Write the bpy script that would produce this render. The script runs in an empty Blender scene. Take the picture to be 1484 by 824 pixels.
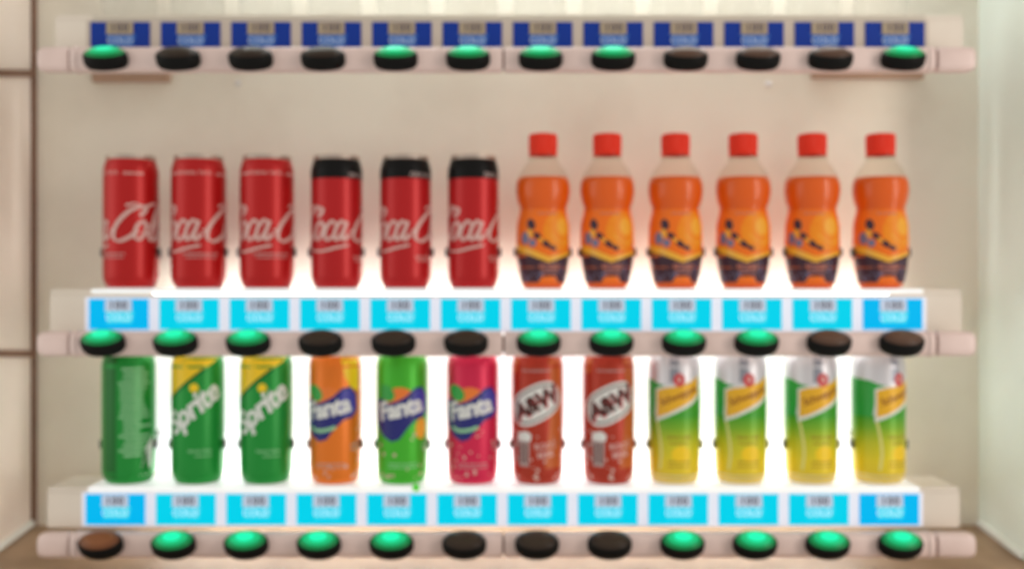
import bpy, bmesh, math, random
from math import sin, cos, pi, radians
from mathutils import Vector, Matrix
random.seed(7)
scene = bpy.context.scene
COL = scene.collection

# ------------------------------------------------------------------ camera
PXM = 0.00068                      # metres per photograph pixel on the plane of the buttons
def P(px, py, d):                  # photograph pixel at depth d behind the button plane
    k = PXM * (1 + d)
    return Vector(((px - 742) * k, d, (412 - py) * k))
def PX(px, d): return (px - 742) * PXM * (1 + d)
def PZ(py, d): return (412 - py) * PXM * (1 + d)

cam_d = bpy.data.cameras.new('camera')
cam = bpy.data.objects.new('camera', cam_d); COL.objects.link(cam)
cam.location = (0, -1, 0); cam.rotation_euler = (radians(90), 0, 0)
cam_d.sensor_width = 36; cam_d.lens = 36 * (1 / PXM) / 1484
cam_d.clip_start = 0.05; cam_d.clip_end = 50
cam_d.dof.use_dof = True           # the photograph is out of focus: the lens is set too near
cam_d.dof.focus_distance = 0.60
cam_d.dof.aperture_fstop = 4.2
scene.camera = cam

# ------------------------------------------------------------------ world, light, exposure
world = bpy.data.worlds.new('World'); scene.world = world
world.use_nodes = True
bg = world.node_tree.nodes['Background']
bg.inputs[0].default_value = (0.97, 0.95, 0.89, 1); bg.inputs[1].default_value = 0.52
ld = bpy.data.lights.new('room_lamp', 'AREA'); ld.shape = 'RECTANGLE'
ld.size = 0.35; ld.size_y = 1.6; ld.energy = 10.0; ld.color = (1.0, 0.92, 0.83)
lamp = bpy.data.objects.new('room_lamp', ld); COL.objects.link(lamp)
lamp.location = (1.55, -1.15, 0.25)
lamp.rotation_euler = (Vector((0, 0.06, 0)) - lamp.location).to_track_quat('-Z', 'Y').to_euler()

l2 = bpy.data.lights.new('far_room_lamp', 'AREA'); l2.shape = 'RECTANGLE'
l2.size = 1.8; l2.size_y = 1.6; l2.energy = 8.0; l2.color = (0.94, 1.0, 0.93)
lamp2 = bpy.data.objects.new('far_room_lamp', l2); COL.objects.link(lamp2)
lamp2.location = (-2.1, -0.55, 0.35)
lamp2.rotation_euler = (Vector((0.1, 0.06, 0)) - lamp2.location).to_track_quat('-Z', 'Y').to_euler()

vs = scene.view_settings
scene.display_settings.display_device = 'sRGB'
vs.view_transform = 'Standard'; vs.look = 'None'; vs.exposure = 0.28; vs.gamma = 1; vs.use_curve_mapping = False
scene.cycles.use_denoising = True
scene.cycles.max_bounces = 10; scene.cycles.diffuse_bounces = 4
scene.cycles.transparent_max_bounces = 16
scene.cycles.sample_clamp_indirect = 8
TUBE_MID, TUBE_BOT, TUBE_TOP = 11.0, 17.0, 26.0

# ------------------------------------------------------------------ materials
def sset(b, name, v):
    if name in b.inputs: b.inputs[name].default_value = v
def mat(name, col, rough=0.4, metal=0.0, coat=0.0, emit=None, est=0.0, wear=0.0, wscale=40, spec=0.5, trans=0.0, alpha=1.0, bump=0.0):
    m = bpy.data.materials.new(name); m.use_nodes = True
    nt = m.node_tree; b = nt.nodes['Principled BSDF']
    c = (*col, 1)
    sset(b, 'Base Color', c); sset(b, 'Roughness', rough); sset(b, 'Metallic', metal)
    sset(b, 'Coat Weight', coat); sset(b, 'Coat Roughness', 0.22); sset(b, 'Specular IOR Level', spec)
    sset(b, 'Transmission Weight', trans); sset(b, 'Alpha', alpha)
    if emit: sset(b, 'Emission Color', (*emit, 1)); sset(b, 'Emission Strength', est)
    if wear or bump:
        tc = nt.nodes.new('ShaderNodeTexCoord'); nz = nt.nodes.new('ShaderNodeTexNoise')
        nz.inputs['Scale'].default_value = wscale; nz.inputs['Detail'].default_value = 5
        nt.links.new(tc.outputs['Object'], nz.inputs['Vector'])
        if wear:
            mx = nt.nodes.new('ShaderNodeMix'); mx.data_type = 'RGBA'
            mx.inputs[6].default_value = c
            mx.inputs[7].default_value = (col[0] * (1 - wear), col[1] * (1 - wear * 1.15), col[2] * (1 - wear * 1.3), 1)
            rp = nt.nodes.new('ShaderNodeMapRange'); rp.inputs[1].default_value = 0.42; rp.inputs[2].default_value = 0.7
            nt.links.new(nz.outputs[0], rp.inputs[0]); nt.links.new(rp.outputs[0], mx.inputs[0])
            nt.links.new(mx.outputs[2], b.inputs['Base Color'])
        if bump:
            bp = nt.nodes.new('ShaderNodeBump'); bp.inputs['Strength'].default_value = bump; bp.inputs['Distance'].default_value = 0.001
            nt.links.new(nz.outputs[0], bp.inputs['Height']); nt.links.new(bp.outputs[0], b.inputs['Normal'])
    return m
M = {}
M['wall'] = mat('back_panel_paint', (0.82, 0.755, 0.64), 0.55, wear=0.10, wscale=9)
M['wall_l'] = mat('left_panel_paint', (0.80, 0.69, 0.60), 0.5, wear=0.12, wscale=7)
M['wall_r'] = mat('right_panel_paint', (0.76, 0.82, 0.74), 0.5, wear=0.08, wscale=7)
M['floor'] = mat('brown_floor', (0.38, 0.25, 0.15), 0.5, wear=0.35, wscale=14)
M['trim'] = mat('brown_trim', (0.20, 0.10, 0.06), 0.5, wear=0.2, wscale=30)
M['bead'] = mat('pale_bead', (0.78, 0.78, 0.72), 0.4)
M['frame'] = mat('tan_frame', (0.36, 0.24, 0.15), 0.45, wear=0.2, wscale=20)
M['bracket'] = mat('brown_shade', (0.40, 0.25, 0.17), 0.6)  # shadow colour for the bars under the top shelf
M['deck'] = mat('white_deck', (0.84, 0.84, 0.83), 0.35, emit=(1, 1, 1), est=0.30)  # emission stands in for tube light carried through the deck
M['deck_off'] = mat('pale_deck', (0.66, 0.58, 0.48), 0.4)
M['strip'] = mat('beige_strip', (0.80, 0.70, 0.60), 0.4, wear=0.06, wscale=18)
M['rail'] = mat('pinkish_rail', (0.80, 0.61, 0.56), 0.4, wear=0.10, wscale=22)
M['core'] = mat('rail_core', (0.16, 0.07, 0.05), 0.5)
M['panel_on'] = mat('diffuser_lit', (0.7, 0.7, 0.75), 0.5, emit=(0.70, 0.72, 0.92), est=0.32)
M['panel_off'] = mat('diffuser_unlit', (0.60, 0.50, 0.42), 0.5)
M['tube_mid'] = mat('light_tube', (0.9, 0.9, 0.9), 0.4, emit=(0.93, 0.97, 1.0), est=TUBE_MID)
M['tube_bot'] = mat('bright_light_tube', (0.9, 0.9, 0.9), 0.4, emit=(0.93, 0.97, 1.0), est=TUBE_BOT)
M['tube_top'] = mat('upper_light_tube', (0.9, 0.9, 0.9), 0.4, emit=(0.88, 0.97, 1.0), est=TUBE_TOP)
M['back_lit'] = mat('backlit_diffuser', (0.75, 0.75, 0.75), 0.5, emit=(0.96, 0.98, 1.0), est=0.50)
M['tube_off'] = mat('light_tube_unlit', (0.8, 0.8, 0.78), 0.3)
M['lab_on'] = mat('label_backlit', (0.0, 0.05, 0.10), 0.5, spec=0.06, emit=(0.0, 0.60, 0.76), est=0.84)
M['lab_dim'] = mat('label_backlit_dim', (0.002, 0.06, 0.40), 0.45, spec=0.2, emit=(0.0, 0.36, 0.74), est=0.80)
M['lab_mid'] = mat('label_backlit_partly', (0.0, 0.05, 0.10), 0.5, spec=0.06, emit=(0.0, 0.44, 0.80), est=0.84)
M['lab_off'] = mat('label_unlit', (0.005, 0.036, 0.30), 0.45, spec=0.2)
M['gloss_on'] = mat('label_arch_lit', (0.02, 0.1, 0.15), 0.5, spec=0.06, emit=(0.03, 0.63, 0.78), est=0.84)
M['gloss_off'] = mat('label_arch', (0.045, 0.15, 0.50), 0.45, spec=0.2)
M['let_on'] = mat('label_lettering_lit', (0.4, 0.5, 0.6), 0.4, emit=(0.40, 0.82, 0.95), est=0.55)
M['let_off'] = mat('label_lettering', (0.46, 0.58, 0.78), 0.4)
M['plate_off'] = mat('price_plate', (0.40, 0.31, 0.21), 0.45)
M['plate_on'] = mat('price_plate_lit', (0.42, 0.40, 0.44), 0.45, emit=(0.34, 0.50, 0.68), est=0.45)
M['digit'] = mat('price_digits', (0.10, 0.075, 0.10), 0.5)
M['btn'] = mat('black_button', (0.008, 0.0075, 0.007), 0.42, spec=0.08)
M['lens_on'] = mat('green_lens', (0.005, 0.07, 0.02), 0.3, spec=0.2, emit=(0.001, 0.14, 0.035), est=0.9)
M['led_on'] = mat('green_led', (0.01, 0.2, 0.1), 0.3, spec=0.2, emit=(0.005, 0.86, 0.42), est=0.85)
M['glow_on'] = mat('green_lamp_rim', (0.01, 0.15, 0.06), 0.3, spec=0.2, emit=(0.002, 0.46, 0.16), est=0.78)
M['lens_off'] = mat('brown_lens', (0.030, 0.017, 0.010), 0.35, spec=0.25)
M['led_off'] = mat('unlit_led', (0.040, 0.025, 0.014), 0.35, spec=0.25)
M['lens_brown'] = mat('brown_tinted_lens', (0.085, 0.042, 0.026), 0.35, spec=0.3)
M['led_brown'] = mat('brown_tinted_led', (0.12, 0.062, 0.038), 0.35, spec=0.3)
M['lens_amber'] = mat('amber_lens', (0.17, 0.055, 0.018), 0.35, spec=0.3)
M['led_amber'] = mat('amber_led', (0.24, 0.085, 0.03), 0.35, spec=0.3)
M['clip'] = mat('dark_clip', (0.05, 0.04, 0.038), 0.4)
M['alu'] = mat('bare_aluminium', (0.80, 0.78, 0.78), 0.28, metal=1.0)
M['lid'] = mat('can_lid', (0.52, 0.43, 0.36), 0.45, metal=0.8)
def paint(n, c, metal=0.32, rough=0.3): return mat(n, c, rough + .08, metal=metal, spec=0.3 if max(c) > .02 else 0.12, coat=0.16 if max(c) > .02 else 0.0)
M['red'] = paint('red_can_paint', (0.47, 0.007, 0.007))
M['red2'] = paint('crimson_can_paint', (0.47, 0.008, 0.010))
M['dred'] = paint('dark_red_print', (0.36, 0.006, 0.008))
M['black'] = paint('black_print', (0.007, 0.006, 0.006), 0.0)
M['script'] = paint('pale_script_print', (0.66, 0.42, 0.38), 0.1, 0.4)
M['grey'] = paint('grey_print', (0.45, 0.33, 0.31), 0.1, 0.4)
M['green'] = paint('green_can_paint', (0.010, 0.27, 0.035))
M['dgreen'] = paint('dark_green_print', (0.006, 0.13, 0.015))
M['lgreen'] = paint('pale_green_print', (0.30, 0.60, 0.32), 0.1, 0.4)
M['white'] = paint('white_print', (0.76, 0.76, 0.73), 0.0, 0.4)
M['yellow'] = paint('yellow_print', (0.90, 0.60, 0.012), 0.05)
M['lime'] = paint('lime_can_paint', (0.06, 0.46, 0.025))
M['orange'] = paint('orange_can_paint', (0.80, 0.19, 0.015))
M['pink'] = paint('strawberry_can_paint', (0.66, 0.018, 0.075))
M['navy'] = paint('navy_print', (0.016, 0.018, 0.17), 0.0)
M['violet'] = paint('blue_violet_print', (0.055, 0.05, 0.36), 0.0)
M['fruit'] = paint('orange_fruit_print', (0.82, 0.20, 0.03), 0.0)
M['leaf'] = paint('leaf_green_print', (0.03, 0.36, 0.05), 0.0)
M['brown'] = paint('root_brown_can_paint', (0.42, 0.035, 0.014))
M['dbrown'] = paint('dark_brown_print', (0.07, 0.014, 0.010), 0.0)
M['russet'] = paint('russet_print', (0.52, 0.11, 0.02), 0.1)
M['silver'] = paint('silver_white_can_paint', (0.68, 0.66, 0.69), 0.45)
M['steel'] = paint('steel_grey_print', (0.30, 0.31, 0.36), 0.5)
M['sgreen'] = paint('grass_green_print', (0.05, 0.33, 0.02), 0.1)
M['olive'] = paint('yellow_green_print', (0.38, 0.46, 0.02), 0.1)
M['gold'] = paint('golden_print', (0.80, 0.43, 0.02), 0.1)
M['lemon'] = paint('lemon_print', (0.72, 0.56, 0.015), 0.1)
M['crest'] = paint('red_crest_print', (0.62, 0.05, 0.06), 0.0)
M['rust'] = paint('rust_lettering', (0.30, 0.09, 0.01), 0.0)
M['green_glint'] = mat('green_dot', (0.12, 0.80, 0.06), 0.5)
M['dew'] = paint('pale_drop_print', (0.66, 0.42, 0.36), 0.1)
M['swoosh'] = paint('pale_lemon_print', (0.74, 0.68, 0.22), 0.1)
def fade_paint():
    m = paint('lemon_to_green_print', (0.7, 0.55, 0.02), 0.2); nt = m.node_tree; b = nt.nodes['Principled BSDF']
    tc = nt.nodes.new('ShaderNodeTexCoord'); sp = nt.nodes.new('ShaderNodeSeparateXYZ'); mr = nt.nodes.new('ShaderNodeMapRange'); cr = nt.nodes.new('ShaderNodeValToRGB')
    mr.inputs[1].default_value = 0.0; mr.inputs[2].default_value = 0.072
    e = cr.color_ramp.elements
    e[0].position = 0.0; e[0].color = (0.74, 0.50, 0.03, 1); e[1].position = 1.0; e[1].color = (0.05, 0.33, 0.02, 1)
    for p_, c_ in ((.35, (.78, .60, .02, 1)), (.6, (.55, .54, .02, 1)), (.82, (.20, .42, .02, 1))):
        q_ = e.new(p_); q_.color = c_
    nt.links.new(tc.outputs['Object'], sp.inputs[0]); nt.links.new(sp.outputs[2], mr.inputs[0]); nt.links.new(mr.outputs[0], cr.inputs[0]); nt.links.new(cr.outputs[0], b.inputs['Base Color'])
    return m
M['fade'] = fade_paint()
M['cap'] = mat('red_orange_cap', (0.78, 0.030, 0.008), 0.45, spec=0.25)
M['juice'] = mat('orange_juice', (0.84, 0.125, 0.004), 0.35, spec=0.3)
M['sleeve'] = mat('orange_sleeve', (0.86, 0.165, 0.008), 0.4, spec=0.3)
M['peel'] = mat('orange_peel_print', (0.86, 0.26, 0.012), 0.4, spec=0.25)
M['peel2'] = mat('pale_peel_print', (0.88, 0.40, 0.04), 0.4, spec=0.25)
M['plum'] = mat('dark_plum_print', (0.055, 0.022, 0.035), 0.4, spec=0.25)
M['mauve'] = mat('mauve_lettering', (0.46, 0.17, 0.14), 0.4)
M['slate'] = mat('slate_blue_print', (0.16, 0.15, 0.26), 0.4)
M['chev'] = mat('amber_band_print', (0.86, 0.42, 0.03), 0.35)

def clear_mat(name, tint, gl=0.10, mix=0.1, milk=0.0):
    m = bpy.data.materials.new(name); m.use_nodes = True
    nt = m.node_tree; nt.nodes.clear()
    out = nt.nodes.new('ShaderNodeOutputMaterial'); tr = nt.nodes.new('ShaderNodeBsdfTransparent')
    g = nt.nodes.new('ShaderNodeBsdfGlossy'); fr = nt.nodes.new('ShaderNodeLayerWeight'); fr.inputs[0].default_value = 0.5; mx = nt.nodes.new('ShaderNodeMixShader')
    tr.inputs[0].default_value = (*tint, 1); g.inputs['Roughness'].default_value = gl
    pw = nt.nodes.new('ShaderNodeMath'); pw.operation = 'POWER'; pw.inputs[1].default_value = 5.0
    ad = nt.nodes.new('ShaderNodeMath'); ad.operation = 'MULTIPLY_ADD'; ad.inputs[1].default_value = 0.55; ad.inputs[2].default_value = 0.02
    nt.links.new(fr.outputs['Facing'], pw.inputs[0]); nt.links.new(pw.outputs[0], ad.inputs[0])
    nt.links.new(ad.outputs[0], mx.inputs[0]); nt.links.new(tr.outputs[0], mx.inputs[1]); nt.links.new(g.outputs[0], mx.inputs[2])
    last = mx
    if milk:
        df = nt.nodes.new('ShaderNodeBsdfDiffuse'); df.inputs[0].default_value = (0.8, 0.8, 0.78, 1)
        m2 = nt.nodes.new('ShaderNodeMixShader'); m2.inputs[0].default_value = milk
        nt.links.new(mx.outputs[0], m2.inputs[1]); nt.links.new(df.outputs[0], m2.inputs[2]); last = m2
    nt.links.new(last.outputs[0], out.inputs[0])
    return m
M['pet'] = clear_mat('clear_plastic', (0.95, 0.93, 0.89))
M['pet_w'] = clear_mat('clear_bottle_plastic', (0.95, 0.95, 0.94), milk=0.06)

# ------------------------------------------------------------------ mesh helpers
def obj(name, bm, mats, parent=None, smooth=False, loc=None):
    me = bpy.data.meshes.new(name)
    bm.normal_update(); bm.to_mesh(me); bm.free()
    for m in (mats if isinstance(mats, (list, tuple)) else [mats]): me.materials.append(m)
    if smooth:
        for p in me.polygons: p.use_smooth = True
    o = bpy.data.objects.new(name, me); COL.objects.link(o)
    if parent: o.parent = parent
    if loc: o.location = loc
    return o
def tag(o, label=None, cat=None, group=None, kind=None):
    for k, v in (('label', label), ('category', cat), ('group', group), ('kind', kind)):
        if v: o[k] = v
    return o
def empty(name, loc):
    o = bpy.data.objects.new(name, None); COL.objects.link(o); o.location = loc
    o.empty_display_size = 0.02
    return o
def copy_tree(o, parent=None):
    c = o.copy(); COL.objects.link(c); c.parent = parent
    for ch in list(o.children): copy_tree(ch, c)
    return c
def add_box(bm, x0, x1, y0, y1, z0, z1, bev=0.0, mi=0):
    r = bmesh.ops.create_cube(bm, size=1)
    vs_ = r['verts']
    for v in vs_:
        v.co = Vector((x0 + (v.co.x + .5) * (x1 - x0), y0 + (v.co.y + .5) * (y1 - y0), z0 + (v.co.z + .5) * (z1 - z0)))
    fs = set(f for v in vs_ for f in v.link_faces)
    for f in fs: f.material_index = mi
    if bev:
        es = list(set(e for v in vs_ for e in v.link_edges))
        bmesh.ops.bevel(bm, geom=es, offset=bev, segments=2, profile=0.6, affect='EDGES')
def box(name, mats, x0, x1, y0, y1, z0, z1, bev=0.0, parent=None):
    bm = bmesh.new(); add_box(bm, x0, x1, y0, y1, z0, z1, bev)
    return obj(name, bm, mats, parent)
def lathe(bm, prof, n=48, mi=0, knurl=None):
    rings = []
    for i, (r, z) in enumerate(prof):
        if r < 1e-6: rings.append([bm.verts.new((0, 0, z))]); continue
        ring = []
        for k in range(n):
            a = 2 * pi * k / n
            rr = r
            if knurl and knurl[0] <= i <= knurl[1]: rr = r * (1 + (0.018 if k % 2 else -0.012))
            ring.append(bm.verts.new((rr * sin(a), -rr * cos(a), z)))
        rings.append(ring)
    for i, (a, b) in enumerate(zip(rings, rings[1:])):
        m = mi[i] if isinstance(mi, (list, tuple)) else mi
        for k in range(n):
            k2 = (k + 1) % n
            if len(a) == 1 and len(b) == 1: continue
            if len(a) == 1: f = bm.faces.new((a[0], b[k2], b[k]))
            elif len(b) == 1: f = bm.faces.new((a[k], a[k2], b[0]))
            else: f = bm.faces.new((a[k], a[k2], b[k2], b[k]))
            f.material_index = m
    return rings
def prof_r(prof, z):
    for (r0, z0), (r1, z1) in zip(prof, prof[1:]):
        if z1 > z0 and z0 <= z <= z1:
            return r0 + (r1 - r0) * (z - z0) / (z1 - z0)
    return prof[-1][0]

# flat print: drawn in millimetres (u round the can, v up it), sliced and laid on the can's surface
def wrap(bm2, R, prof, off, step=2.5, vstep=None, extra=None):
    us = [v.co.x for v in bm2.verts]; vv = [v.co.y for v in bm2.verts]
    if not us: return
    u = math.floor(min(us) / step) * step + step
    while u < max(us):
        bmesh.ops.bisect_plane(bm2, geom=bm2.verts[:] + bm2.edges[:] + bm2.faces[:], plane_co=(u, 0, 0), plane_no=(1, 0, 0), dist=1e-5)
        u += step
    if vstep:
        v0 = math.floor(min(vv) / vstep) * vstep + vstep
        while v0 < max(vv):
            bmesh.ops.bisect_plane(bm2, geom=bm2.verts[:] + bm2.edges[:] + bm2.faces[:], plane_co=(0, v0, 0), plane_no=(0, 1, 0), dist=1e-5)
            v0 += vstep
    for v in bm2.verts:
        th = v.co.x / R; z = v.co.y * .001
        r = prof_r(prof, z) + (off + v.co.z) * .001
        v.co = Vector((r * sin(th), -r * cos(th), z))
    return bm2
def poly(bm2, pts, z=0.0, dy=0.0):
    f = bm2.faces.new([bm2.verts.new((x, y + dy, z)) for x, y in pts])
    f.normal_update()
    if f.normal.z < 0: f.normal_flip()
    bmesh.ops.triangulate(bm2, faces=[f])
def ell(cx, cy, a, b, rot=0, n=28):
    return [(cx + a * cos(t) * cos(rot) - b * sin(t) * sin(rot), cy + a * cos(t) * sin(rot) + b * sin(t) * cos(rot)) for t in [2 * pi * k / n for k in range(n)]]
def rrect(x0, x1, y0, y1): return [(x0, y0), (x1, y0), (x1, y1), (x0, y1)]
def cat(pts, n=8):
    out = []
    q = [pts[0]] + list(pts) + [pts[-1]]
    for i in range(1, len(q) - 2):
        p0, p1, p2, p3 = (Vector(a) for a in q[i - 1:i + 3])
        for k in range(n):
            t = k / n
            out.append(0.5 * ((2 * p1) + (p2 - p0) * t + (2 * p0 - 5 * p1 + 4 * p2 - p3) * t * t + (3 * p1 - p0 - 3 * p2 + p3) * t ** 3))
    out.append(Vector(pts[-1])); return out
def stroke(bm2, pts, w, z=0.0, nib=radians(70), thin=0.42):
    c = cat(pts); prev = None; n = len(c)
    for i, p in enumerate(c):
        t = (c[min(i + 1, n - 1)] - c[max(i - 1, 0)])
        if t.length < 1e-9: continue
        t.normalize(); ang = math.atan2(t.y, t.x)
        ww = w * (thin + (1 - thin) * abs(cos(ang - nib))) * .5
        if i in (0, n - 1): ww *= .5
        nrm = Vector((-t.y, t.x))
        zz = z + 0.04 * i / n
        a = bm2.verts.new((p.x + nrm.x * ww, p.y + nrm.y * ww, zz)); b = bm2.verts.new((p.x - nrm.x * ww, p.y - nrm.y * ww, zz))
        if prev: bm2.faces.new((prev[0], prev[1], b, a))
        prev = (a, b)
def text_bm(s, size, bold=0.0, shear=0.0, spacing=1.0, at=(0, 0), rot=0.0, sx=1.0, z=0.0, into=None):
    cu = bpy.data.curves.new('lettering', 'FONT'); cu.body = s; cu.size = size; cu.offset = bold * size
    cu.shear = shear; cu.space_character = spacing; cu.align_x = 'CENTER'; cu.align_y = 'CENTER'; cu.resolution_u = 3
    o = bpy.data.objects.new('lettering', cu); COL.objects.link(o)
    dg = bpy.context.evaluated_depsgraph_get()
    me = bpy.data.meshes.new_from_object(o.evaluated_get(dg))
    bpy.data.objects.remove(o); bpy.data.curves.remove(cu)
    bm2 = into if into is not None else bmesh.new()
    n0 = len(bm2.verts); bm2.from_mesh(me); bpy.data.meshes.remove(me)
    bm2.verts.ensure_lookup_table()
    for v in bm2.verts[n0:]:
        x = v.co.x * sx; y = v.co.y
        v.co = Vector((at[0] + x * cos(rot) - y * sin(rot), at[1] + x * sin(rot) + y * cos(rot), z))
    return bm2
def decal(parent, name, m, R, prof, off, draw, vstep=None, step=2.5):
    bm2 = bmesh.new(); draw(bm2)
    wrap(bm2, R * 1000, prof, off, step, vstep)
    bmesh.ops.recalc_face_normals(bm2, faces=bm2.faces)
    for f in bm2.faces:
        c = f.calc_center_median()
        if f.normal.x * c.x + f.normal.y * c.y < 0: f.normal_flip()
    o = obj(name, bm2, m, parent, smooth=True)
    if name == 'fleck_print': o['kind'] = 'stuff'
    return o

# ------------------------------------------------------------------ cabinet (the setting)
D_WALL = 0.142
XL, XR = PX(48, D_WALL), PX(1418, D_WALL)
ZF = PZ(760, D_WALL)              # floor where it meets the back panel
ZTOP = 0.46
FRONT = 0.036
ZFF = PZ(812, FRONT)              # floor at the front edge
back = box('back_wall', M['wall'], XL - .01, XR + .01, D_WALL, D_WALL + .004, ZF - .02, ZTOP)
tag(back, 'beige back panel behind the drinks, white where the light tubes graze it', kind='structure')
def side_wall(name, m, xin, sgn, yfront):
    bm = bmesh.new()
    pts = [(yfront, ZFF - .01), (D_WALL, ZF - .01), (D_WALL, ZTOP), (yfront, ZTOP)]
    a = [bm.verts.new((xin, y, z)) for y, z in pts]; b = [bm.verts.new((xin + sgn * .004, y, z)) for y, z in pts]
    bm.faces.new(a); bm.faces.new(b)
    for i in range(4): bm.faces.new((a[i], a[(i + 1) % 4], b[(i + 1) % 4], b[i]))
    bmesh.ops.recalc_face_normals(bm, faces=bm.faces)
    return obj(name, bm, m)
wl = side_wall('wall_left', M['wall_l'], XL, -1, FRONT - .004)
tag(wl, 'pinkish beige left side panel with brown seams', kind='structure')
wr = side_wall('wall_right', M['wall_r'], XR, 1, FRONT)
tag(wr, 'pale greenish white right side panel', kind='structure')
bm = bmesh.new()
q = [(-.75, -.05, ZFF - (ZF - ZFF) * 1.0), (.75, -.05, ZFF - (ZF - ZFF) * 1.0), (.75, D_WALL, ZF), (-.75, D_WALL, ZF)]
top = [bm.verts.new(p) for p in q]; bot = [bm.verts.new((p[0], p[1], p[2] - .01)) for p in q]
bm.faces.new(top); bm.faces.new(bot[::-1])
for i in range(4): bm.faces.new((top[i], bot[i], bot[(i + 1) % 4], top[(i + 1) % 4]))
bmesh.ops.recalc_face_normals(bm, faces=bm.faces)
fl = obj('floor', bm, M['floor']); tag(fl, 'brown sloping floor at the foot of the display', kind='structure')
# corner seams, beads and the groove strips on the left panel
def bar(name, m, a, b, w, parent):
    a, b = Vector(a), Vector(b); d = (b - a); L = d.length
    bm = bmesh.new(); add_box(bm, -w / 2, w / 2, -w / 2, w / 2, 0, L, w * .2)
    o = obj(name, bm, m, parent)
    bmq = d.to_track_quat('Z', 'Y'); o.matrix_local = Matrix.Translation(a) @ bmq.to_matrix().to_4x4()
    return o
bar('corner_seam', M['trim'], (XL + .001, D_WALL - .002, ZF), (XL + .001, D_WALL - .002, ZTOP - .01), .007, wl)
bar('floor_bead', M['bead'], (XL + .002, D_WALL - .006, ZF + .004), (XL + .002, FRONT, ZFF + .004), .006, wl)
bar('floor_bead', M['bead'], (XR - .002, D_WALL - .006, ZF + .004), (XR - .002, FRONT + .003, ZFF + .004), .006, wr)
for py0, py1 in ((105, 108), (512, 512)):
    a = P(48, py1, D_WALL); b = P(2, py0, .056)
    bar('seam_strip', M['trim'], (XL + .0005, D_WALL - .005, a.z), (XL + .0005, FRONT, b.z - (a.z - b.z) * .3), .0075, wl)
fr = box('front_frame', M['frame'], XR + .0035, XR + .10, FRONT - .004, FRONT + .05, ZFF - .05, ZTOP, .0015)
tag(fr, 'tan front frame edge beside the right side panel', kind='structure')
fr = box('front_frame', M['frame'], XL - .10, XL - .0045, FRONT - .006, FRONT + .05, ZFF - .05, ZTOP, .0015)
tag(fr, 'tan front frame edge beside the left side panel', kind='structure')

for px, py in ((345, 121), (1114, 122), (30, 690)):
    if px < 100: continue
    bm = bmesh.new(); bmesh.ops.create_uvsphere(bm, u_segments=16, v_segments=8, radius=.0034)
    bmesh.ops.scale(bm, vec=(1, .4, 1), verts=bm.verts)
    o = obj('screw', bm, M['alu'], back, True); o.location = (PX(px, D_WALL), D_WALL - .0003, PZ(py, D_WALL))
# ------------------------------------------------------------------ shelves
D_STRIP = 0.034
def rail_piece(bm, x0, x1, yc, zc, ry, rz, cap0, cap1):
    n = 28
    def sect(x, s):
        out = []
        for k in range(n):
            t = 2 * pi * k / n
            c, s_ = cos(t), sin(t)
            e = 0.62
            out.append(bm.verts.new((x, yc + ry * s * math.copysign(abs(c) ** e, c), zc + rz * s * math.copysign(abs(s_) ** e, s_))))
        return out
    st = []
    if cap0:
        for a in (0.0, .18, .4, .65, .85): st.append((x0 + .010 * (1 - sin(a * pi / 2)) * 0 + .010 * a * a, .25 + .75 * math.sqrt(max(0, 1 - (1 - a) ** 2)) if a > 0 else .3))
        st.append((x0 + .012, 1))
    else: st += [(x0, .965), (x0 + .0012, 1)]
    if cap1:
        st.append((x1 - .012, 1))
        for a in (.85, .65, .4, .18, 0.0): st.append((x1 - .010 * a * a, .25 + .75 * math.sqrt(max(0, 1 - (1 - a) ** 2)) if a > 0 else .3))
    else: st += [(x1 - .0012, 1), (x1, .965)]
    rings = [sect(x, s) for x, s in st]
    for a, b in zip(rings, rings[1:]):
        for k in range(n): bm.faces.new((a[k], a[(k + 1) % n], b[(k + 1) % n], b[k]))
    bm.faces.new(rings[0]); bm.faces.new(rings[-1])
    bmesh.ops.recalc_face_normals(bm, faces=bm.faces)

def oval_tool(lit):
    # a tilted oval push button; the local frame has its centre at the origin
    tilt = radians(58); nrm = Vector((0, -cos(tilt), sin(tilt))); up = Vector((0, sin(tilt), cos(tilt))); rt = Vector((1, 0, 0))
    A, B, T = .0216, .0142, .0112
    n = 40
    def ring(bm, s, h): return [bm.verts.new(rt * (A * s * cos(2 * pi * k / n)) + up * (B * s * sin(2 * pi * k / n)) + nrm * h) for k in range(n)]
    def skin(bm, rings):
        for a, b in zip(rings, rings[1:]):
            for k in range(n): bm.faces.new((a[k], a[(k + 1) % n], b[(k + 1) % n], b[k]))
    bm = bmesh.new()
    rs = [ring(bm, .90, -T * .75), ring(bm, 1.0, -T * .45), ring(bm, 1.02, 0), ring(bm, 1.0, T * .35), ring(bm, .94, T * .52), ring(bm, .88, T * .50)]
    skin(bm, rs); bm.faces.new(rs[0]); bm.faces.new(rs[-1]); bmesh.ops.recalc_face_normals(bm, faces=bm.faces)
    b_ = bm
    bm = bmesh.new()
    hs = [(.90, T * .45), (.90, T * .56), (.82, T * .68), (.70, T * .78)]
    rs = [ring(bm, s, h) for s, h in hs]; skin(bm, rs); bm.faces.new(rs[-1]); bmesh.ops.recalc_face_normals(bm, faces=bm.faces)
    l_ = bm
    bm = bmesh.new()
    hs = [(.70, T * .785), (.64, T * .86), (.42, T * .95), (.16, T * 1.0)]
    rs = [ring(bm, s, h) for s, h in hs]; skin(bm, rs)
    for f in bm.faces: f.material_index = 1 if f.calc_center_median().length > 0 and max(abs(v.co.x) for v in f.verts) > .43 * A or max((v.co.dot(up)) for v in f.verts) > .43 * B or min((v.co.dot(up)) for v in f.verts) < -.43 * B else 0
    bm.faces.new(rs[-1]); bmesh.ops.recalc_face_normals(bm, faces=bm.faces)
    return b_, l_, bm
BTN = {}
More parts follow.
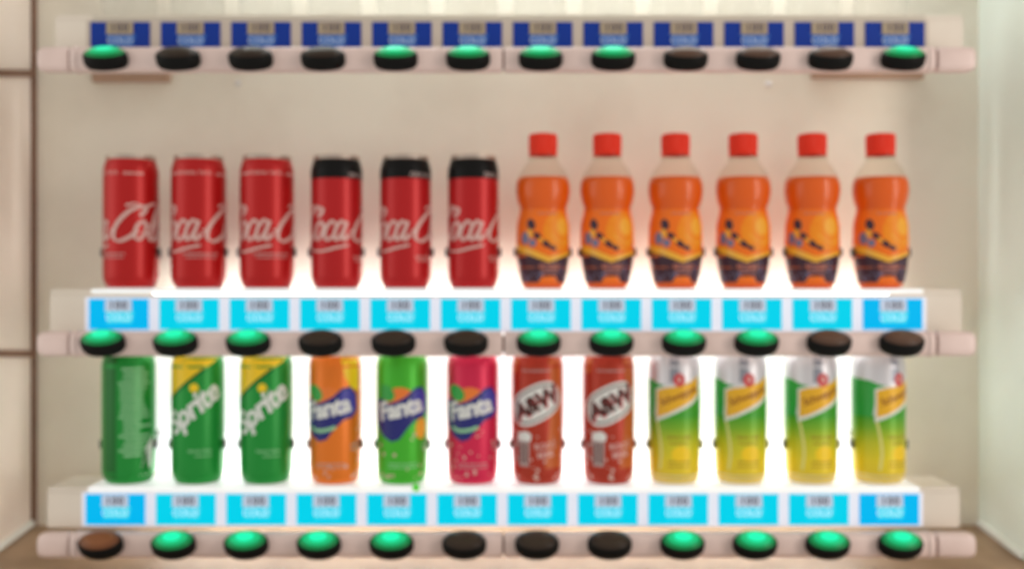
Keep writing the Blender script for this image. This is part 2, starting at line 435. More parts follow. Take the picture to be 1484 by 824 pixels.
for kind, (lm, em) in {'lit': ('lens_on', 'led_on'), 'off': ('lens_off', 'led_off'), 'amber': ('lens_amber', 'led_amber'), 'brown': ('lens_brown', 'led_brown')}.items():
    b_, l_, e_ = oval_tool(kind)
    o = obj('push_button', b_, M['btn'], None, True); obj('lens', l_, M[lm], o, True); obj('lamp', e_, [M[em], M['glow_on' if kind == 'lit' else em]], o, True)
    BTN[kind] = o

LW, LH = .0605, .0312
LAB = {}
for kind in ('on', 'off', 'mid'):
    bm = bmesh.new(); add_box(bm, -LW / 2, LW / 2, 0, .0012, -LH / 2, LH / 2, .0005)
    o = obj('price_label', bm, M['lab_' + kind], None)
    k2 = 'off' if kind == 'off' else 'on'
    def flat(name, m, draw, y):
        b2 = bmesh.new(); draw(b2)
        for v in b2.verts: v.co = Vector((v.co.x * .001, y - v.co.z * .001, v.co.y * .001))
        bmesh.ops.recalc_face_normals(b2, faces=b2.faces)
        for f in b2.faces:
            if f.normal.y > 0: f.normal_flip()
        return obj(name, b2, m, o)
    def arch(b2):
        pts = [(-16, 3.5), (16, 3.5)] + [(16 - 3 * t - 0, 3.5 - 13 * math.sin(t * pi / 2)) for t in (.25, .5, .75, 1)] + [(-13 - 3 * (t - 1) * 1, 3.5 - 13 * math.sin((t) * pi / 2)) for t in (1, .75, .5, .25)]
        poly(b2, pts)
    flat('arch_panel', M['gloss_' + k2], arch, -.0002)
    flat('lettering', M['let_' + k2], lambda b2: text_bm('COLD', 9.5, .012, 0, 1.05, (0, -3.6), into=b2), -.0004)
    bm = bmesh.new(); add_box(bm, -.0135, .0135, -.0016, .0002, .0025, LH / 2 - .0006, .0006)
    obj('price_plate', bm, M['plate_' + k2], o)
    flat('price_digits', M['digit'], lambda b2: text_bm('100', 11.5, .022, 0, 1.12, (0, 8.9), into=b2), -.0019)
    LAB[kind] = o

def shelf(label, z_deck, py_rail, py_strip_top, py_btn, btn0, btn1, lab0, lab1, lit, states, xs0, xs1, tube0=225, tube1=1285):
    root = empty('display_shelf', (0, .066, z_deck)); tag(root, label, 'shelf', 'display shelves of the drinks cabinet')
    def put(o):
        o.parent = root; o.location = o.location - root.location; return o
    x0, x1 = PX(xs0, D_STRIP), PX(xs1, D_STRIP)
    xa, xb = PX(lab0 - 40, D_STRIP), PX(lab1 + 44, D_STRIP)
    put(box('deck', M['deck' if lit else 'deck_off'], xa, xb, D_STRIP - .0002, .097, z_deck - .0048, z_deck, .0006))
    put(box('deck_end', M['strip'], x0 + .001, xa - .0003, D_STRIP + .0005, .097, z_deck - .0050, z_deck - .0006, .0006))
    put(box('deck_end', M['strip'], xb + .0003, x1 - .001, D_STRIP + .0005, .097, z_deck - .0050, z_deck - .0006, .0006))
    zt = PZ(py_strip_top, D_STRIP); zb = zt - .034
    put(box('front_strip', M['strip'], x0, x1, D_STRIP, D_STRIP + .003, zb - .001, min(zt + .004, z_deck - .0052), .0008))
    put(box('light_panel', M['panel_on' if lit else 'panel_off'], PX(lab0 - 48, D_STRIP), PX(lab1 + 48, D_STRIP), D_STRIP - .0007, D_STRIP - .0001, zb + .0005, zt + .001))
    # tube in the gap behind the deck
    bm = bmesh.new()
    bmesh.ops.create_cone(bm, cap_ends=True, segments=16, radius1=.0045, radius2=.0045, depth=PX(tube1, .113) - PX(tube0, .113))
    bmesh.ops.rotate(bm, cent=(0, 0, 0), matrix=Matrix.Rotation(pi / 2, 3, 'Y'), verts=bm.verts)
    bmesh.ops.translate(bm, vec=((PX(tube1, .113) + PX(tube0, .113)) / 2, .113, z_deck - .0078), verts=bm.verts)
    put(obj('light_tube', bm, M[lit] if lit else M['tube_off'], None, True))
    for xx in (x0 + .03, x1 - .03):
        put(box('bracket', M['strip'], xx - .004, xx + .004, .0975, D_WALL - .0005, z_deck - .016, z_deck - .006, .001))
    # rail
    zr = PZ(py_rail, .010); d = .012
    put(box('rail_core', M['core'], PX(75, d), PX(1393, d), .006, .020, zr - .008, zr + .008))
    for xx in (150, 560, 930, 1330):
        put(box('rail_bracket', M['core'], PX(xx, d) - .006, PX(xx, d) + .006, .0205, D_STRIP - .0002 + .0002, zr - .007, zr + .007))
    ends = [(52, 98, 1, 0, 'end_cap'), (101, 728, 0, 0, 'rail'), (731, 1356, 0, 0, 'rail'), (1360, 1416, 0, 1, 'end_cap')]
    for a, b, c0, c1, nm in ends:
        bm = bmesh.new(); rail_piece(bm, PX(a, d - .008), PX(b, d - .008), d, zr, .0095, .0124, c0, c1)
        put(obj(nm, bm, M['rail'], None, True))
    for a in (104, 1345):
        bm = bmesh.new(); rail_piece(bm, PX(a, d - .008), PX(a + 8, d - .008), d, zr, .0102, .0131, 0, 0)
        put(obj('collar', bm, M['rail'], None, True))
    for i, s in enumerate(states):
        px = btn0 + (btn1 - btn0) * i / 11
        o = copy_tree(BTN[s]); o.location = P(px, py_btn, -.002); put(o)
        o['label'] = {'lit': 'oval button glowing green', 'off': 'dark unlit oval button', 'amber': 'unlit oval button with an orange brown face', 'brown': 'unlit oval button with a dull brown face'}[s]
    for i in range(12):
        px = lab0 + (lab1 - lab0) * i / 11
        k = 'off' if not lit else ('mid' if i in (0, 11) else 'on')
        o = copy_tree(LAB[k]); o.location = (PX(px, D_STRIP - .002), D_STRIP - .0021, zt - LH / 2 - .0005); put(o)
        o['label'] = 'dark blue unlit price label' if not lit else 'bright cyan backlit price label'
    return root
S = {'1': 'lit', '0': 'off', 'a': 'amber', 'b': 'brown'}
Z_TOP, Z_MID, Z_BOT = .2745, -.0045, -.2060
sh_top = shelf('top display shelf with dark navy price labels above its buttons', Z_TOP, 87, 32, 85, 153, 1309, 174, 1297, False, [S[c] for c in '10001111bbb1'], 80, 1396)
sh_mid = shelf('middle shelf under the red cans and orange bottles, with cyan labels', Z_MID, 498, 432, 496, 149, 1307, 172, 1294, 'tube_mid', [S[c] for c in '1110001111bb'], 72, 1394)
sh_bot = shelf('lowest shelf under the green, orange and yellow cans, with cyan labels', Z_BOT, 789, 714, 788, 146, 1305, 167, 1289, 'tube_bot', [S[c] for c in 'a11110001111'], 68, 1391, 225, 1250)
for t in (BTN, LAB):
    for o in t.values():
        for c in list(o.children): bpy.data.objects.remove(c)
        bpy.data.objects.remove(o)
# the cabinet's upper lamp tube, above the picture
bm = bmesh.new(); bmesh.ops.create_cone(bm, cap_ends=True, segments=16, radius1=.006, radius2=.006, depth=.74)
bmesh.ops.rotate(bm, cent=(0, 0, 0), matrix=Matrix.Rotation(pi / 2, 3, 'Y'), verts=bm.verts)
o = obj('upper_light_tube', bm, M['tube_top'], back, True, (PX(790, .1), .10, .43))
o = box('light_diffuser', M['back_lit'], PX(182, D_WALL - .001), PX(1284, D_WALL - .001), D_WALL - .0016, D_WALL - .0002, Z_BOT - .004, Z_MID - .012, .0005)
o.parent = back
bm = bmesh.new(); bmesh.ops.create_cone(bm, cap_ends=True, segments=20, radius1=.0040, radius2=.0038, depth=.0006)  # green reflection beside a can base, built as a coloured disc
bmesh.ops.rotate(bm, cent=(0, 0, 0), matrix=Matrix.Rotation(pi / 2, 3, 'X'), verts=bm.verts)
o = obj('green_glint', bm, M['green_glint'], sh_bot); o.location = Vector((PX(603, D_STRIP), D_STRIP - .0007, PZ(704, D_STRIP) - .0012)) - sh_bot.location
o['label'] = 'small green dot standing in for a reflection on the white shelf edge'
# brown bars standing in for the shadow under the top shelf, against the back panel
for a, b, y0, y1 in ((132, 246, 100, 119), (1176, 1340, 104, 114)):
    o = box('underside_shade_bar', M['bracket'], PX(a, .135), PX(b, .135), .134, D_WALL - .0003, PZ(y1, .134), PZ(y0, .134), .003)  # the 'bracket' material is only the shadow colour here
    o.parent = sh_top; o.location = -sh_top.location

# ------------------------------------------------------------------ cans
def can_profile(R, H):
    return [(0, .006), (.55 * R, .005), (.74 * R, .001), (.78 * R, 0), (.83 * R, .0012), (.93 * R, .0058), (.985 * R, .0105), (R, .0145),
            (R, H - .0165), (.985 * R, H - .0135), (.93 * R, H - .0075), (.885 * R, H - .0042)]
def make_can(name, body_m, H=.138, R=.0268):
    root = empty(name, (0, 0, 0))
    prof = can_profile(R, H)
    bm = bmesh.new(); lathe(bm, prof, 56, [1, 1, 1, 1, 0, 0, 0, 0, 0, 0, 0])
    body = obj('can_body', bm, [body_m, M['alu']], root, True)
    bm = bmesh.new()
    lathe(bm, [(.885 * R, H - .0042), (.905 * R, H - .0030), (.915 * R, H - .0012), (.905 * R, H), (.875 * R, H), (.855 * R, H - .0015), (.83 * R, H - .0055), (.79 * R, H - .0055), (.76 * R, H - .0035), (0, H - .0035)], 56)
    lid = obj('lid', bm, M['lid'], root, True)
    bm = bmesh.new(); bmesh.ops.create_cone(bm, cap_ends=True, segments=20, radius1=.0075, radius2=.007, depth=.001)
    bmesh.ops.scale(bm, vec=(.75, 1.35, 1), verts=bm.verts); bmesh.ops.translate(bm, vec=(0, -.004, H - .0026), verts=bm.verts)
    obj('pull_tab', bm, M['alu'], lid)
    return root, body, prof, R
def small_print(bm2, u0, u1, v, h, gap=.9, z=0.0):
    u = u0
    while u < u1:
        w = random.uniform(1.0, 3.2)
        poly(bm2, rrect(u, min(u + w, u1), v, v + h), z); u += w + gap

def cola_script(bm2, u, v, s, w):
    # flowing hand-drawn script, drawn stroke by stroke; s = scale (mm per unit)
    def st(pts, ww=1.0, low=False): stroke(bm2, [(u + (x + y * .28) * s, v + (y * 1.45 if 0 < y < 5.5 and low else y + (2.4 if low and y > 0 else 0)) * s) for x, y in pts], w * ww, st.z); st.z += .05
    st.z = 0.0
    def bigC(x):
        st([(x + 7.2, 8.2), (x + 8.6, 10.4), (x + 7.2, 11.6), (x + 3.4, 9.8), (x + .4, 5.4), (x + .2, 1.4), (x + 2.6, -.4), (x + 5.8, 1.0), (x + 8.0, 3.4)], 1.15)
        st([(x + 7.4, 11.5), (x + 4.6, 12.4), (x + 1.6, 11.6)], .8)
    def oo(x):
        st([(x + 2.6, 4.6), (x + .6, 3.6), (x + .2, 1.2), (x + 1.6, .1), (x + 3.2, 1.2), (x + 3.6, 3.4), (x + 2.4, 4.6), (x + 3.4, 3.6), (x + 5.0, 3.6)], low=True)
    def cc(x):
        st([(x + 3.6, 3.8), (x + 2.2, 4.7), (x + .5, 3.2), (x + .3, 1.0), (x + 1.6, 0), (x + 4.4, 1.6)], low=True)
    def aa(x):
        st([(x + 3.4, 4.0), (x + 2.0, 4.7), (x + .4, 3.0), (x + .3, .9), (x + 1.3, 0), (x + 3.0, 1.6), (x + 3.9, 4.6)], low=True)
        st([(x + 3.9, 4.6), (x + 3.2, 1.2), (x + 4.0, 0), (x + 5.8, 1.5)], low=True)
    def ll(x):
        st([(x, 1.5), (x + 2.2, 6.0), (x + 3.0, 10.4), (x + 2.0, 11.0), (x + 1.2, 8.0), (x + 1.0, 1.4), (x + 2.0, 0), (x + 3.8, 1.6)])
    bigC(0); oo(7.4); cc(11.8); aa(15.4)
    st([(2.6, -.4), (6.0, -3.2), (12.0, -4.0), (18.0, -2.6), (21.6, -1.8)], .9)
    st([(20.8, 3.2), (22.6, 3.5)], .9)
    bigC(22.6); oo(29.8); ll(34.2); aa(37.4)
    st([(30.0, 10.8), (34.0, 12.6), (39.0, 11.0), (43.0, 9.6)], .9)

def cola(kind):
    zero = kind == 'zero'
    root, body, prof, R = make_can('cola_can', M['red2' if zero else 'red'], .138, .0264 if zero else .0277)
    if zero:
        decal(body, 'black_band', M['black'], R, prof, .30, lambda b: poly(b, rrect(-R * 1000 * pi + .01, R * 1000 * pi - .01, 113.5, 133.6)), vstep=1.2)
        decal(body, 'band_lettering', M['grey'], R, prof, .38, lambda b: text_bm('ZERO SUGAR', 5.6, .012, 0, 1.0, (17, 117), into=b))
        decal(body, 'small_print', M['script'], R, prof, .1, lambda b: (text_bm('zero sugar', 4.6, .01, 0, 1, (16, 33), into=b), small_print(b, 8, 24, 28.5, 1.2)))
    else:
        decal(body, 'top_lettering', M['script'], R, prof, .1, lambda b: (text_bm('ORIGINAL TASTE', 4.6, .012, 0, 1.05, (-4, 118.5), into=b), small_print(b, -38, -22, 117, 2.4), small_print(b, 20, 40, 117, 2.4)))
        decal(body, 'small_print', M['grey'], R, prof, .1, lambda b: (small_print(b, -16, 22, 35, 1.6), small_print(b, -12, 20, 31.5, 1.2)))
    decal(body, 'script_logo', M['script'], R, prof, .15, lambda b: cola_script(b, -60, 50, 3.0 if not zero else 2.85, 3.7), step=2.5)
    return root

def dew(body, R, prof, m):
    # pale printed drops scattered over the lower half
    def draw(b):
        for k in range(26):
            u, v = random.uniform(-40, 40), 7 + 50 * random.random() ** 1.7
            q = random.uniform(.7, 2.0)
            poly(b, ell(u, v, q, q * random.uniform(.9, 1.5), 0, 8), k * .002)
    tag(decal(body, 'drop_print', m, R, prof, .045, draw, vstep=3), kind='stuff')

def lemon_can():
    root, body, prof, R = make_can('lemon_lime_can', M['green'])
    def corner(b):
        poly(b, [(-42, 133), (-42, 81), (-30, 89), (-18, 97), (-6, 106), (8, 117), (24, 126), (36, 133)])
    decal(body, 'yellow_corner', M['yellow'], R, prof, .05, corner, vstep=4)
    decal(body, 'dark_edge', M['dgreen'], R, prof, .08, lambda b: stroke(b, [(-42, 79), (-28, 88), (-14, 98), (0, 109), (14, 120)], 3.4, thin=.9))
    decal(body, 'brand_lettering', M['white'], R, prof, .12, lambda b: text_bm('Sprite', 31, .025, .25, .92, (0, 78.5), radians(38), into=b))
    decal(body, 'lemon_dot', M['yellow'], R, prof, .2, lambda b: poly(b, ell(3, 100.5, 4.6, 4.6)))
    decal(body, 'small_print', M['lgreen'], R, prof, .1, lambda b: (text_bm('lemon lime', 5.4, .01, 0, 1, (9, 36), into=b), small_print(b, 4, 22, 30, 1.4)))
    # back of the can: rows of nutrition print
    def rows(b):
        for k in range(19):
            small_print(b, 70 + random.uniform(-1, 6), 70 + random.uniform(20, 34), 30 + k * 4.9, 2.7, .4)
    decal(body, 'nutrition_print', M['lgreen'], R, prof, .1, rows)
    decal(body, 'dark_panel', M['dgreen'], R, prof, .06, lambda b: poly(b, rrect(52, 67, 7, 134)), vstep=5)
    decal(body, 'code_panel', M['white'], R, prof, .08, lambda b: poly(b, [(90, 10), (104, 10), (108, 50), (97, 38)]))
    def bars(b):
        for k in range(8): poly(b, rrect(94, 102, 15 + k * 2.8, 15 + k * 2.8 + random.uniform(.8, 1.7)))
    decal(body, 'code_bars', M['dgreen'], R, prof, .14, bars)
    return root

def fruit_can(kind):
    bm_ = {'orange': 'orange', 'apple': 'lime', 'berry': 'pink'}[kind]
    root, body, prof, R = make_can('fruit_soda_can', M[bm_])
    if kind == 'orange':
        decal(body, 'yellow_panel', M['yellow'], R, prof, .04, lambda b: poly(b, [(13, 133), (36, 133), (36, 96), (24, 100), (17, 112)]), vstep=4)
    decal(body, 'fruit', M['fruit'], R, prof, .06, lambda b: poly(b, ell(-1, 82, 19, 19)))
    decal(body, 'leaf', M['leaf'], R, prof, .12, lambda b: poly(b, ell(-16, 95, 10.5, 7.5, radians(-35))))
    def blob(b):
        poly(b, [(-32.0, 90.6), (-22.7, 93.1), (-13.4, 88.2), (-4.1, 90.6), (5.1, 95.5), (14.4, 104.1), (23.7, 105.3), (31.8, 96.7), (33.0, 80.9), (26.0, 73.6), (15.6, 71.1), (7.5, 63.8), (-1.8, 51.6), (-9.9, 49.2), (-19.2, 54.0), (-28.5, 63.8), (-34.3, 76.0)], dy=-4.0)
    decal(body, 'blue_blob', M['navy'], R, prof, .18, blob)
    decal(body, 'violet_patch', M['violet'], R, prof, .22, lambda b: poly(b, [(14.4, 101.6), (23.7, 102.8), (30.7, 95.5), (31.8, 82.1), (24.9, 76.0), (14.4, 76.0), (7.5, 80.9)], dy=-4.0))
    decal(body, 'brand_lettering', M['white'], R, prof, .28, lambda b: text_bm('Fanta', 25, .035, .05, .92, (-1, 79), radians(12), into=b))
    if kind != 'apple':
        decal(body, 'flavour_ribbon', M['lgreen'], R, prof, .3, lambda b: stroke(b, [(-22, 60), (-13, 56.5), (-2, 57.5), (8, 60.5)], 3.8, thin=.9))
    else:
        decal(body, 'fruit_picture', M['peel2'], R, prof, .1, lambda b: poly(b, ell(23, 58, 7.5, 11)))
    dew(body, R, prof, M['dew'])
    decal(body, 'small_print', M['grey' if kind != 'apple' else 'lgreen'], R, prof, .1, lambda b: (small_print(b, -14, 18, 22, 1.4), small_print(b, -14, 18, 18.5, 1.4), small_print(b, 24, 38, 40, 2), small_print(b, 24, 38, 36, 2)))
    return root

def root_can():
    root, body, prof, R = make_can('root_beer_can', M['brown'])
    decal(body, 'russet_panel', M['russet'], R, prof, .04, lambda b: poly(b, [(8, 18), (30, 18), (34, 60), (32, 133), (12, 133), (16, 90)]), vstep=4)
    decal(body, 'russet_panel', M['russet'], R, prof, .05, lambda b: poly(b, [(-40, 112), (-24, 116), (-22, 133), (-40, 133)]), vstep=4)
    a = radians(27)
    def sq(cx, cy, a_, b_, rot, n=36):
        out = []
        for k in range(n):
            t = 2 * pi * k / n; c, s = cos(t), sin(t)
            x = a_ * math.copysign(abs(c) ** .75, c); y = b_ * math.copysign(abs(s) ** .75, s)
            out.append((cx + x * cos(rot) - y * sin(rot), cy + x * sin(rot) + y * cos(rot)))
        return out
    decal(body, 'oval_border', M['white'], R, prof, .08, lambda b: poly(b, sq(-2, 84, 30, 18.5, a)))
    decal(body, 'oval_field', M['dbrown'], R, prof, .13, lambda b: poly(b, sq(-2, 84, 27.4, 15.8, a)))
    decal(body, 'oval_ring', M['white'], R, prof, .18, lambda b: poly(b, sq(-2, 84, 25.6, 14.0, a)))
    decal(body, 'brand_lettering', M['dbrown'], R, prof, .24, lambda b: text_bm('A&W', 23, .045, .1, .90, (-2, 84), a, into=b))
    decal(body, 'lettering_shadow', M['crest'], R, prof, .21, lambda b: text_bm('A&W', 23, .06, .1, .90, (-.8, 83.0), a, into=b))
    dew(body, R, prof, M['dew'])
    # mug of root beer and lettering below
    decal(body, 'mug', M['grey'], R, prof, .08, lambda b: (poly(b, [(-21, 20), (-9, 20), (-8, 48), (-22, 48)]), stroke(b, [(-21, 42), (-28, 41), (-29, 31), (-22, 26)], 3, .05, thin=.9)))
    decal(body, 'mug_foam', M['white'], R, prof, .14, lambda b: poly(b, [(-23, 46), (-7, 46), (-6, 52), (-11, 56), (-17, 55), (-22, 54)]))
    decal(body, 'mug_beer', M['dbrown'], R, prof, .16, lambda b: (poly(b, rrect(-19, -16.5, 23, 44)), poly(b, rrect(-13.5, -11, 23, 44))))
    decal(body, 'flavour_lettering', M['script'], R, prof, .1, lambda b: (text_bm('ROOT', 8.5, .02, 0, 1, (9, 41), radians(6), into=b), text_bm('BEER', 8.5, .02, 0, 1, (9, 32), radians(6), into=b)))
    decal(body, 'top_print', M['grey'], R, prof, .1, lambda b: small_print(b, -16, 14, 117, 1.8))
    return root

def mixer_can():
    root, body, prof, R = make_can('lemon_mixer_can', M['silver'])
    W = R * 1000 * pi - .02
    decal(body, 'steel_stripe', M['steel'], R, prof, .05, lambda b: poly(b, rrect(-8, 1.5, 106, 133)), vstep=4)
    decal(body, 'gradient_print', M['fade'], R, prof, .04, lambda b: poly(b, rrect(-W, W, 1.8, 72)), vstep=1.6)
    decal(body, 'pale_swoosh', M['swoosh'], R, prof, .08, lambda b: stroke(b, [(-23, 70), (-19, 52), (-17, 34), (-19, 16)], 2.6, thin=.9), vstep=3)
    decal(body, 'green_panel', M['sgreen'], R, prof, .10, lambda b: poly(b, [(-22, 70), (-W, 70), (-W, 71), (-22, 71), (-4, 78), (10, 84), (30, 96), (37, 110), (W, 110), (W, 70)]))
    decal(body, 'green_wing', M['leaf'], R, prof, .10, lambda b: poly(b, [(-W, 71), (-26, 71), (-24, 84), (-10, 102), (-20, 104), (-30, 108), (-W, 112)]))
    def ribbon(e): return lambda b: poly(b, [(-22 - e, 70 - e * 2.4), (-12, 73 - e * 1.6), (2, 80 - e * 1.8), (16, 87 - e * 2), (26 + e, 94 - e * 1.2), (25 + e, 112 + e * .5), (14, 106 + e * .6), (0, 102 + e * .6), (-14, 100 + e), (-22 - e, 97 + e)])
    decal(body, 'ribbon_border', M['white'], R, prof, .15, ribbon(2.0))
    decal(body, 'ribbon', M['gold'], R, prof, .20, ribbon(0))
    decal(body, 'brand_lettering', M['rust'], R, prof, .26, lambda b: text_bm('Schweppes', 10.6, .022, .15, .92, (2, 92.5), radians(21), into=b))
    decal(body, 'crest', M['crest'], R, prof, .28, lambda b: (poly(b, ell(2, 108.5, 6.0, 7.0)),))
    decal(body, 'crest_centre', M['script'], R, prof, .33, lambda b: poly(b, ell(2, 109, 1.6, 3.2)))
    decal(body, 'flavour_print', M['rust'], R, prof, .12, lambda b: (text_bm('lemon soda', 5.2, .01, 0, 1, (2, 50), into=b), small_print(b, -8, 12, 43, 1.4), small_print(b, -10, 14, 24, 1.6), small_print(b, -10, 14, 19.5, 1.4)))
    decal(body, 'lemon_slice', M['yellow'], R, prof, .11, lambda b: poly(b, ell(4, 33, 10, 8)))
    return root

# ------------------------------------------------------------------ bottles
BH = .1615
BP = [(0, .004), (.014, .003), (.0185, 0), (.0215, .0015), (.0232, .008), (.0258, .022), (.0272, .034), (.0275, .050), (.0271, .066), (.0256, .074), (.0241, .0795),
      (.0246, .084), (.0272, .091), (.0288, .101), (.0282, .110), (.0258, .1175), (.0215, .1250), (.0172, .131), (.0142, .1355), (.0134, .139), (.0134, .150)]
def make_bottle():
    root = empty('juice_bottle', (0, 0, 0))
    bm = bmesh.new(); lathe(bm, BP, 56); obj('bottle_shell', bm, M['pet'], root, True)
    lev = .1155
    inner = [(max(0, r - .0007), z + .0006) for r, z in BP if z < lev]
    inner += [(prof_r(BP, lev) - .0007, lev), (0, lev + .0003)]
    bm = bmesh.new(); lathe(bm, inner, 48); obj('juice', bm, M['juice'], root, True)
    # sleeve label
    zs = [.006, .009, .012, .015, .018, .022, .028, .034, .042, .050, .058, .066, .070, .074, .077, .0795, .082]
    sp = [(prof_r(BP, z) + .0003, z) for z in zs]
    bm = bmesh.new(); lathe(bm, sp, 56); sl = obj('sleeve', bm, M['sleeve'], root, True)
    R = .0275
    def D(name, m, off, draw): decal(sl, name, M[m], R, [(r, z) for r, z in sp], off, draw, vstep=4)
    D('plum_panel', 'plum', .05, lambda b: poly(b, [(-43, 6.5), (-12, 6.5), (-7, 13), (9, 13), (14, 6.5), (43, 6.5), (43, 36), (22, 34), (0, 27), (-22, 35), (-43, 39)]))
    D('amber_band', 'chev', .10, lambda b: poly(b, [(-43, 39), (-22, 35), (0, 27), (22, 34), (43, 36), (43, 39.5), (22, 38), (0, 33), (-22, 42), (-43, 47)]))
    D('orange_picture', 'peel', .08, lambda b: poly(b, ell(13, 59, 19, 20)))
    D('orange_highlight', 'peel2', .13, lambda b: (poly(b, ell(17, 64, 8, 9)), stroke(b, [(2, 56), (8, 50), (18, 47), (26, 50)], 2.2, .05)))
    D('blossom_picture', 'slate', .13, lambda b: (poly(b, ell(-26, 52, 5.5, 6.5)), poly(b, ell(-17, 47, 4, 4), .06)))
    D('leaf_picture', 'plum', .18, lambda b: (poly(b, ell(-19, 66, 4.5, 6, radians(30))), poly(b, ell(-12, 54, 5, 3, radians(-40)), .05), poly(b, ell(-3, 46, 5.5, 3, radians(-38)), .05), poly(b, ell(4, 42, 4, 2.4, radians(-20)), .10)))
    D('petal_picture', 'peel2', .24, lambda b: (poly(b, ell(-20, 57, 3, 4.5, radians(20))), poly(b, ell(-8, 50, 3, 1.6, radians(-40)), .05)))
    def rows(b):
        for k, v in enumerate((24.2, 20.4, 16.6)): small_print(b, -10 + k, 13 - k, v - .8, 2.1, .9)
    D('lettering', 'mauve', .16, rows)
    def flecks(b):
        for k in range(44): poly(b, ell(random.uniform(-42, 42), random.uniform(8, 27), random.uniform(.6, 1.7), random.uniform(.6, 1.9), 0, 7), k * .002)
    D('fleck_print', 'slate', .13, flecks)
    D('top_lettering', 'mauve', .10, lambda b: (small_print(b, -12, 10, 76.5, 1.6, .8)))
    # cap with grip ridges and tamper band
    bm = bmesh.new()
    lathe(bm, [(.0134, BH - .0225), (.0147, BH - .0225), (.0148, BH - .0185), (.0142, BH - .0180), (.0142, BH - .0172), (.0147, BH - .0168), (.0147, BH - .0020), (.0138, BH - .0004), (.0120, BH), (0, BH)], 72, 0, (5, 6))
    obj('cap', bm, M['cap'], root, False)
    bm = bmesh.new(); lathe(bm, [(.0134, .1362), (.0158, .1364), (.0158, .1376), (.0134, .1378)], 40); obj('neck_ring', bm, M['pet'], root, True)
    return root
WP = [(0, .005), (.015, .004), (.020, 0), (.0245, .002), (.0272, .009), (.0278, .018), (.0265, .024), (.0278, .030), (.0278, .044), (.0265, .048), (.0278, .052), (.0278, .100), (.026, .115), (.020, .135), (.0135, .152), (.0130, .165)]
def make_clear():
    root = empty('clear_bottle', (0, 0, 0))
    bm = bmesh.new(); lathe(bm, WP, 40); obj('bottle_shell', bm, M['pet_w'], root, True)
    bm = bmesh.new(); lathe(bm, [(.0130, .157), (.0146, .157), (.0146, .172), (.0135, .174), (0, .174)], 40); obj('cap', bm, M['white'], root, True)
    return root

# ------------------------------------------------------------------ stocking the shelves
D_CAN = .063
def clip(R, x, z):
    # spring clip screwed to the back panel, its two dark tips showing either side of a drink
    bm = bmesh.new(); n = 22; r0, r1 = R + .0006, R + .0020; h = .0035
    rows_ = []
    for k in range(n + 1):
        a = radians(-98 + 196 * k / n)
        tip = 1.0 if 1 < k < n - 1 else 1.25
        rows_.append([bm.verts.new((r * sin(a), r * cos(a), zz)) for r, zz in ((r0, -h * tip), (r1 + (tip - 1) * .004, -h * tip), (r1 + (tip - 1) * .004, h * tip), (r0, h * tip))])
    for a, b in zip(rows_, rows_[1:]):
        for j in range(4): bm.faces.new((a[j], a[(j + 1) % 4], b[(j + 1) % 4], b[j]))
    bm.faces.new(rows_[0]); bm.faces.new(rows_[-1])
    bmesh.ops.recalc_face_normals(bm, faces=bm.faces)
    add_box(bm, -.004, .004, R + .0018, D_WALL - D_CAN - .0003, -.004, .004)
    o = obj('can_clip', bm, M['clip'], None, False)
    o.parent = back; o.location = (x, D_CAN, z)
    return o
CLIPS = {}
def add_clip(R, x, z):
    k = round(R, 5)
    if k not in CLIPS: CLIPS[k] = clip(R, x, z); return
    o = CLIPS[k].copy(); COL.objects.link(o); o.location = (x, D_CAN, z)

protos = {}
def place(key, maker, px, z, rot, label, catg, group, clip_r=None, clip_dz=.038):
    if key not in protos: protos[key] = maker(); o = protos[key]
    else: o = copy_tree(protos[key])
    x = PX(px, D_CAN); o.location = (x, D_CAN, z); o.rotation_euler = (0, 0, radians(rot))
    tag(o, label, catg, group)
    if clip_r: add_clip(clip_r, x, z + clip_dz)
    return o

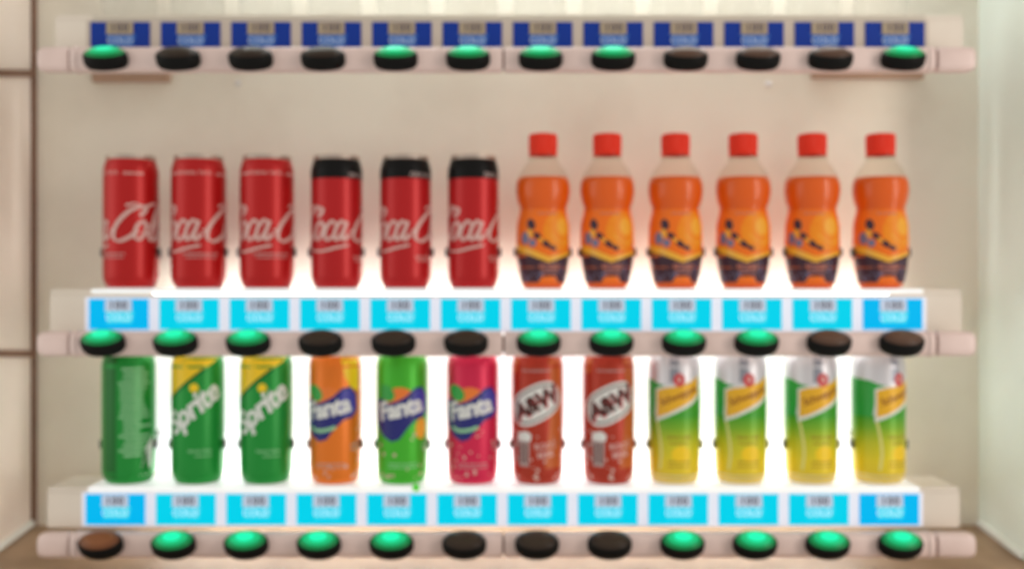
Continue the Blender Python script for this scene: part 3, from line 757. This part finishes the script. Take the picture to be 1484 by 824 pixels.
# rotation about the can's own axis: positive turns the print to the right
G = 'plain red cola cans on the middle shelf'
for px, rot, lab in ((190, -37, 'all red can with white script, leftmost drink on the middle shelf'),
                     (288, 14, 'all red can with white script, between two other all red cans'),
                     (387, 16, 'all red can with white script, beside the first black topped can')):
    place('cola', lambda: cola('plain'), px, Z_MID, rot, lab, 'can', G, .0277)
G = 'black topped red cans on the middle shelf'
for px, rot, lab in ((488, 36, 'black topped red can standing next to an all red can'),
                     (588, 14, 'black topped red can between two other black topped cans'),
                     (686, 26, 'black topped red can standing next to the first orange bottle')):
    place('zero', lambda: cola('zero'), px, Z_MID, rot, lab, 'can', G, .0264)
G = 'red capped orange drink bottles on the middle shelf'
for i, (px, rot) in enumerate(((787, 11), (880, 4), (979, 7), (1077, -5), (1177, -9), (1276, -3))):
    lab = ['red capped orange drink bottle standing next to a black topped red can',
           'red capped orange drink bottle, second from the black topped cans',
           'red capped orange drink bottle, third from the black topped cans',
           'red capped orange drink bottle, third from the right end of the shelf',
           'red capped orange drink bottle, next to the rightmost bottle',
           'rightmost red capped orange drink bottle, by the bare right end of the shelf'][i]
    place('juice', make_bottle, px, Z_MID, rot, lab, 'bottle', G, .0276)
G = 'green lemon lime cans on the lowest shelf'
for px, rot, lab in ((187, -100 - 50, 'green can turned to show its rows of pale nutrition print'),
                     (287, 2, 'green and yellow lemon lime can beside the can turned backwards'),
                     (386, -2, 'green and yellow lemon lime can beside the orange soda can')):
    place('lemon', lemon_can, px, Z_BOT, rot, lab, 'can', G, .0268, .0395)
G = 'fruit soda cans with a blue logo on the lowest shelf'
for key, px, rot, lab in (('orange', 486, -6, 'orange soda can with blue logo'),
                          ('apple', 583, 3, 'bright lime green soda can with blue logo'),
                          ('berry', 685, -2, 'pinkish red soda can with blue logo')):
    place(key, (lambda k: (lambda: fruit_can(k)))(key), px, Z_BOT, rot, lab, 'can', G, .0268, .0395)
G = 'brown root beer cans on the lowest shelf'
for px, rot, lab in ((779, -2, 'brown can with tilted white oval, beside the pinkish red can'),
                     (882, 3, 'brown can with tilted white oval, beside a silver and green can')):
    place('root', root_can, px, Z_BOT, rot, lab, 'can', G, .0268, .0395)
G = 'silver, green and yellow cans on the lowest shelf'
for px, rot, lab in ((977, -2, 'silver and green can with yellow ribbon, next to a brown can'),
                     (1073, 2, 'silver and green can with yellow ribbon, second from the brown cans'),
                     (1175, 6, 'silver and green can with yellow ribbon, next to the rightmost can'),
                     (1273, 24, 'rightmost silver and green can, its yellow ribbon turned to the right')):
    place('mixer', mixer_can, px, Z_BOT, rot, lab, 'can', G, .0268, .0395)
ORD = ['leftmost', 'second', 'third', 'fourth', 'fifth', 'sixth', 'seventh', 'eighth', 'ninth', 'tenth', 'eleventh', 'rightmost']
for i in range(12):
    lab = f'clear bottle base above the {ORD[i]} dark blue label of the top shelf'
    if 0 < i < 11: lab = f'clear bottle base above the {ORD[i]} dark blue label from the left'
    place('clear', make_clear, 188 + 99 * i, Z_TOP, 0, lab, 'bottle', 'clear bottles on the top shelf')
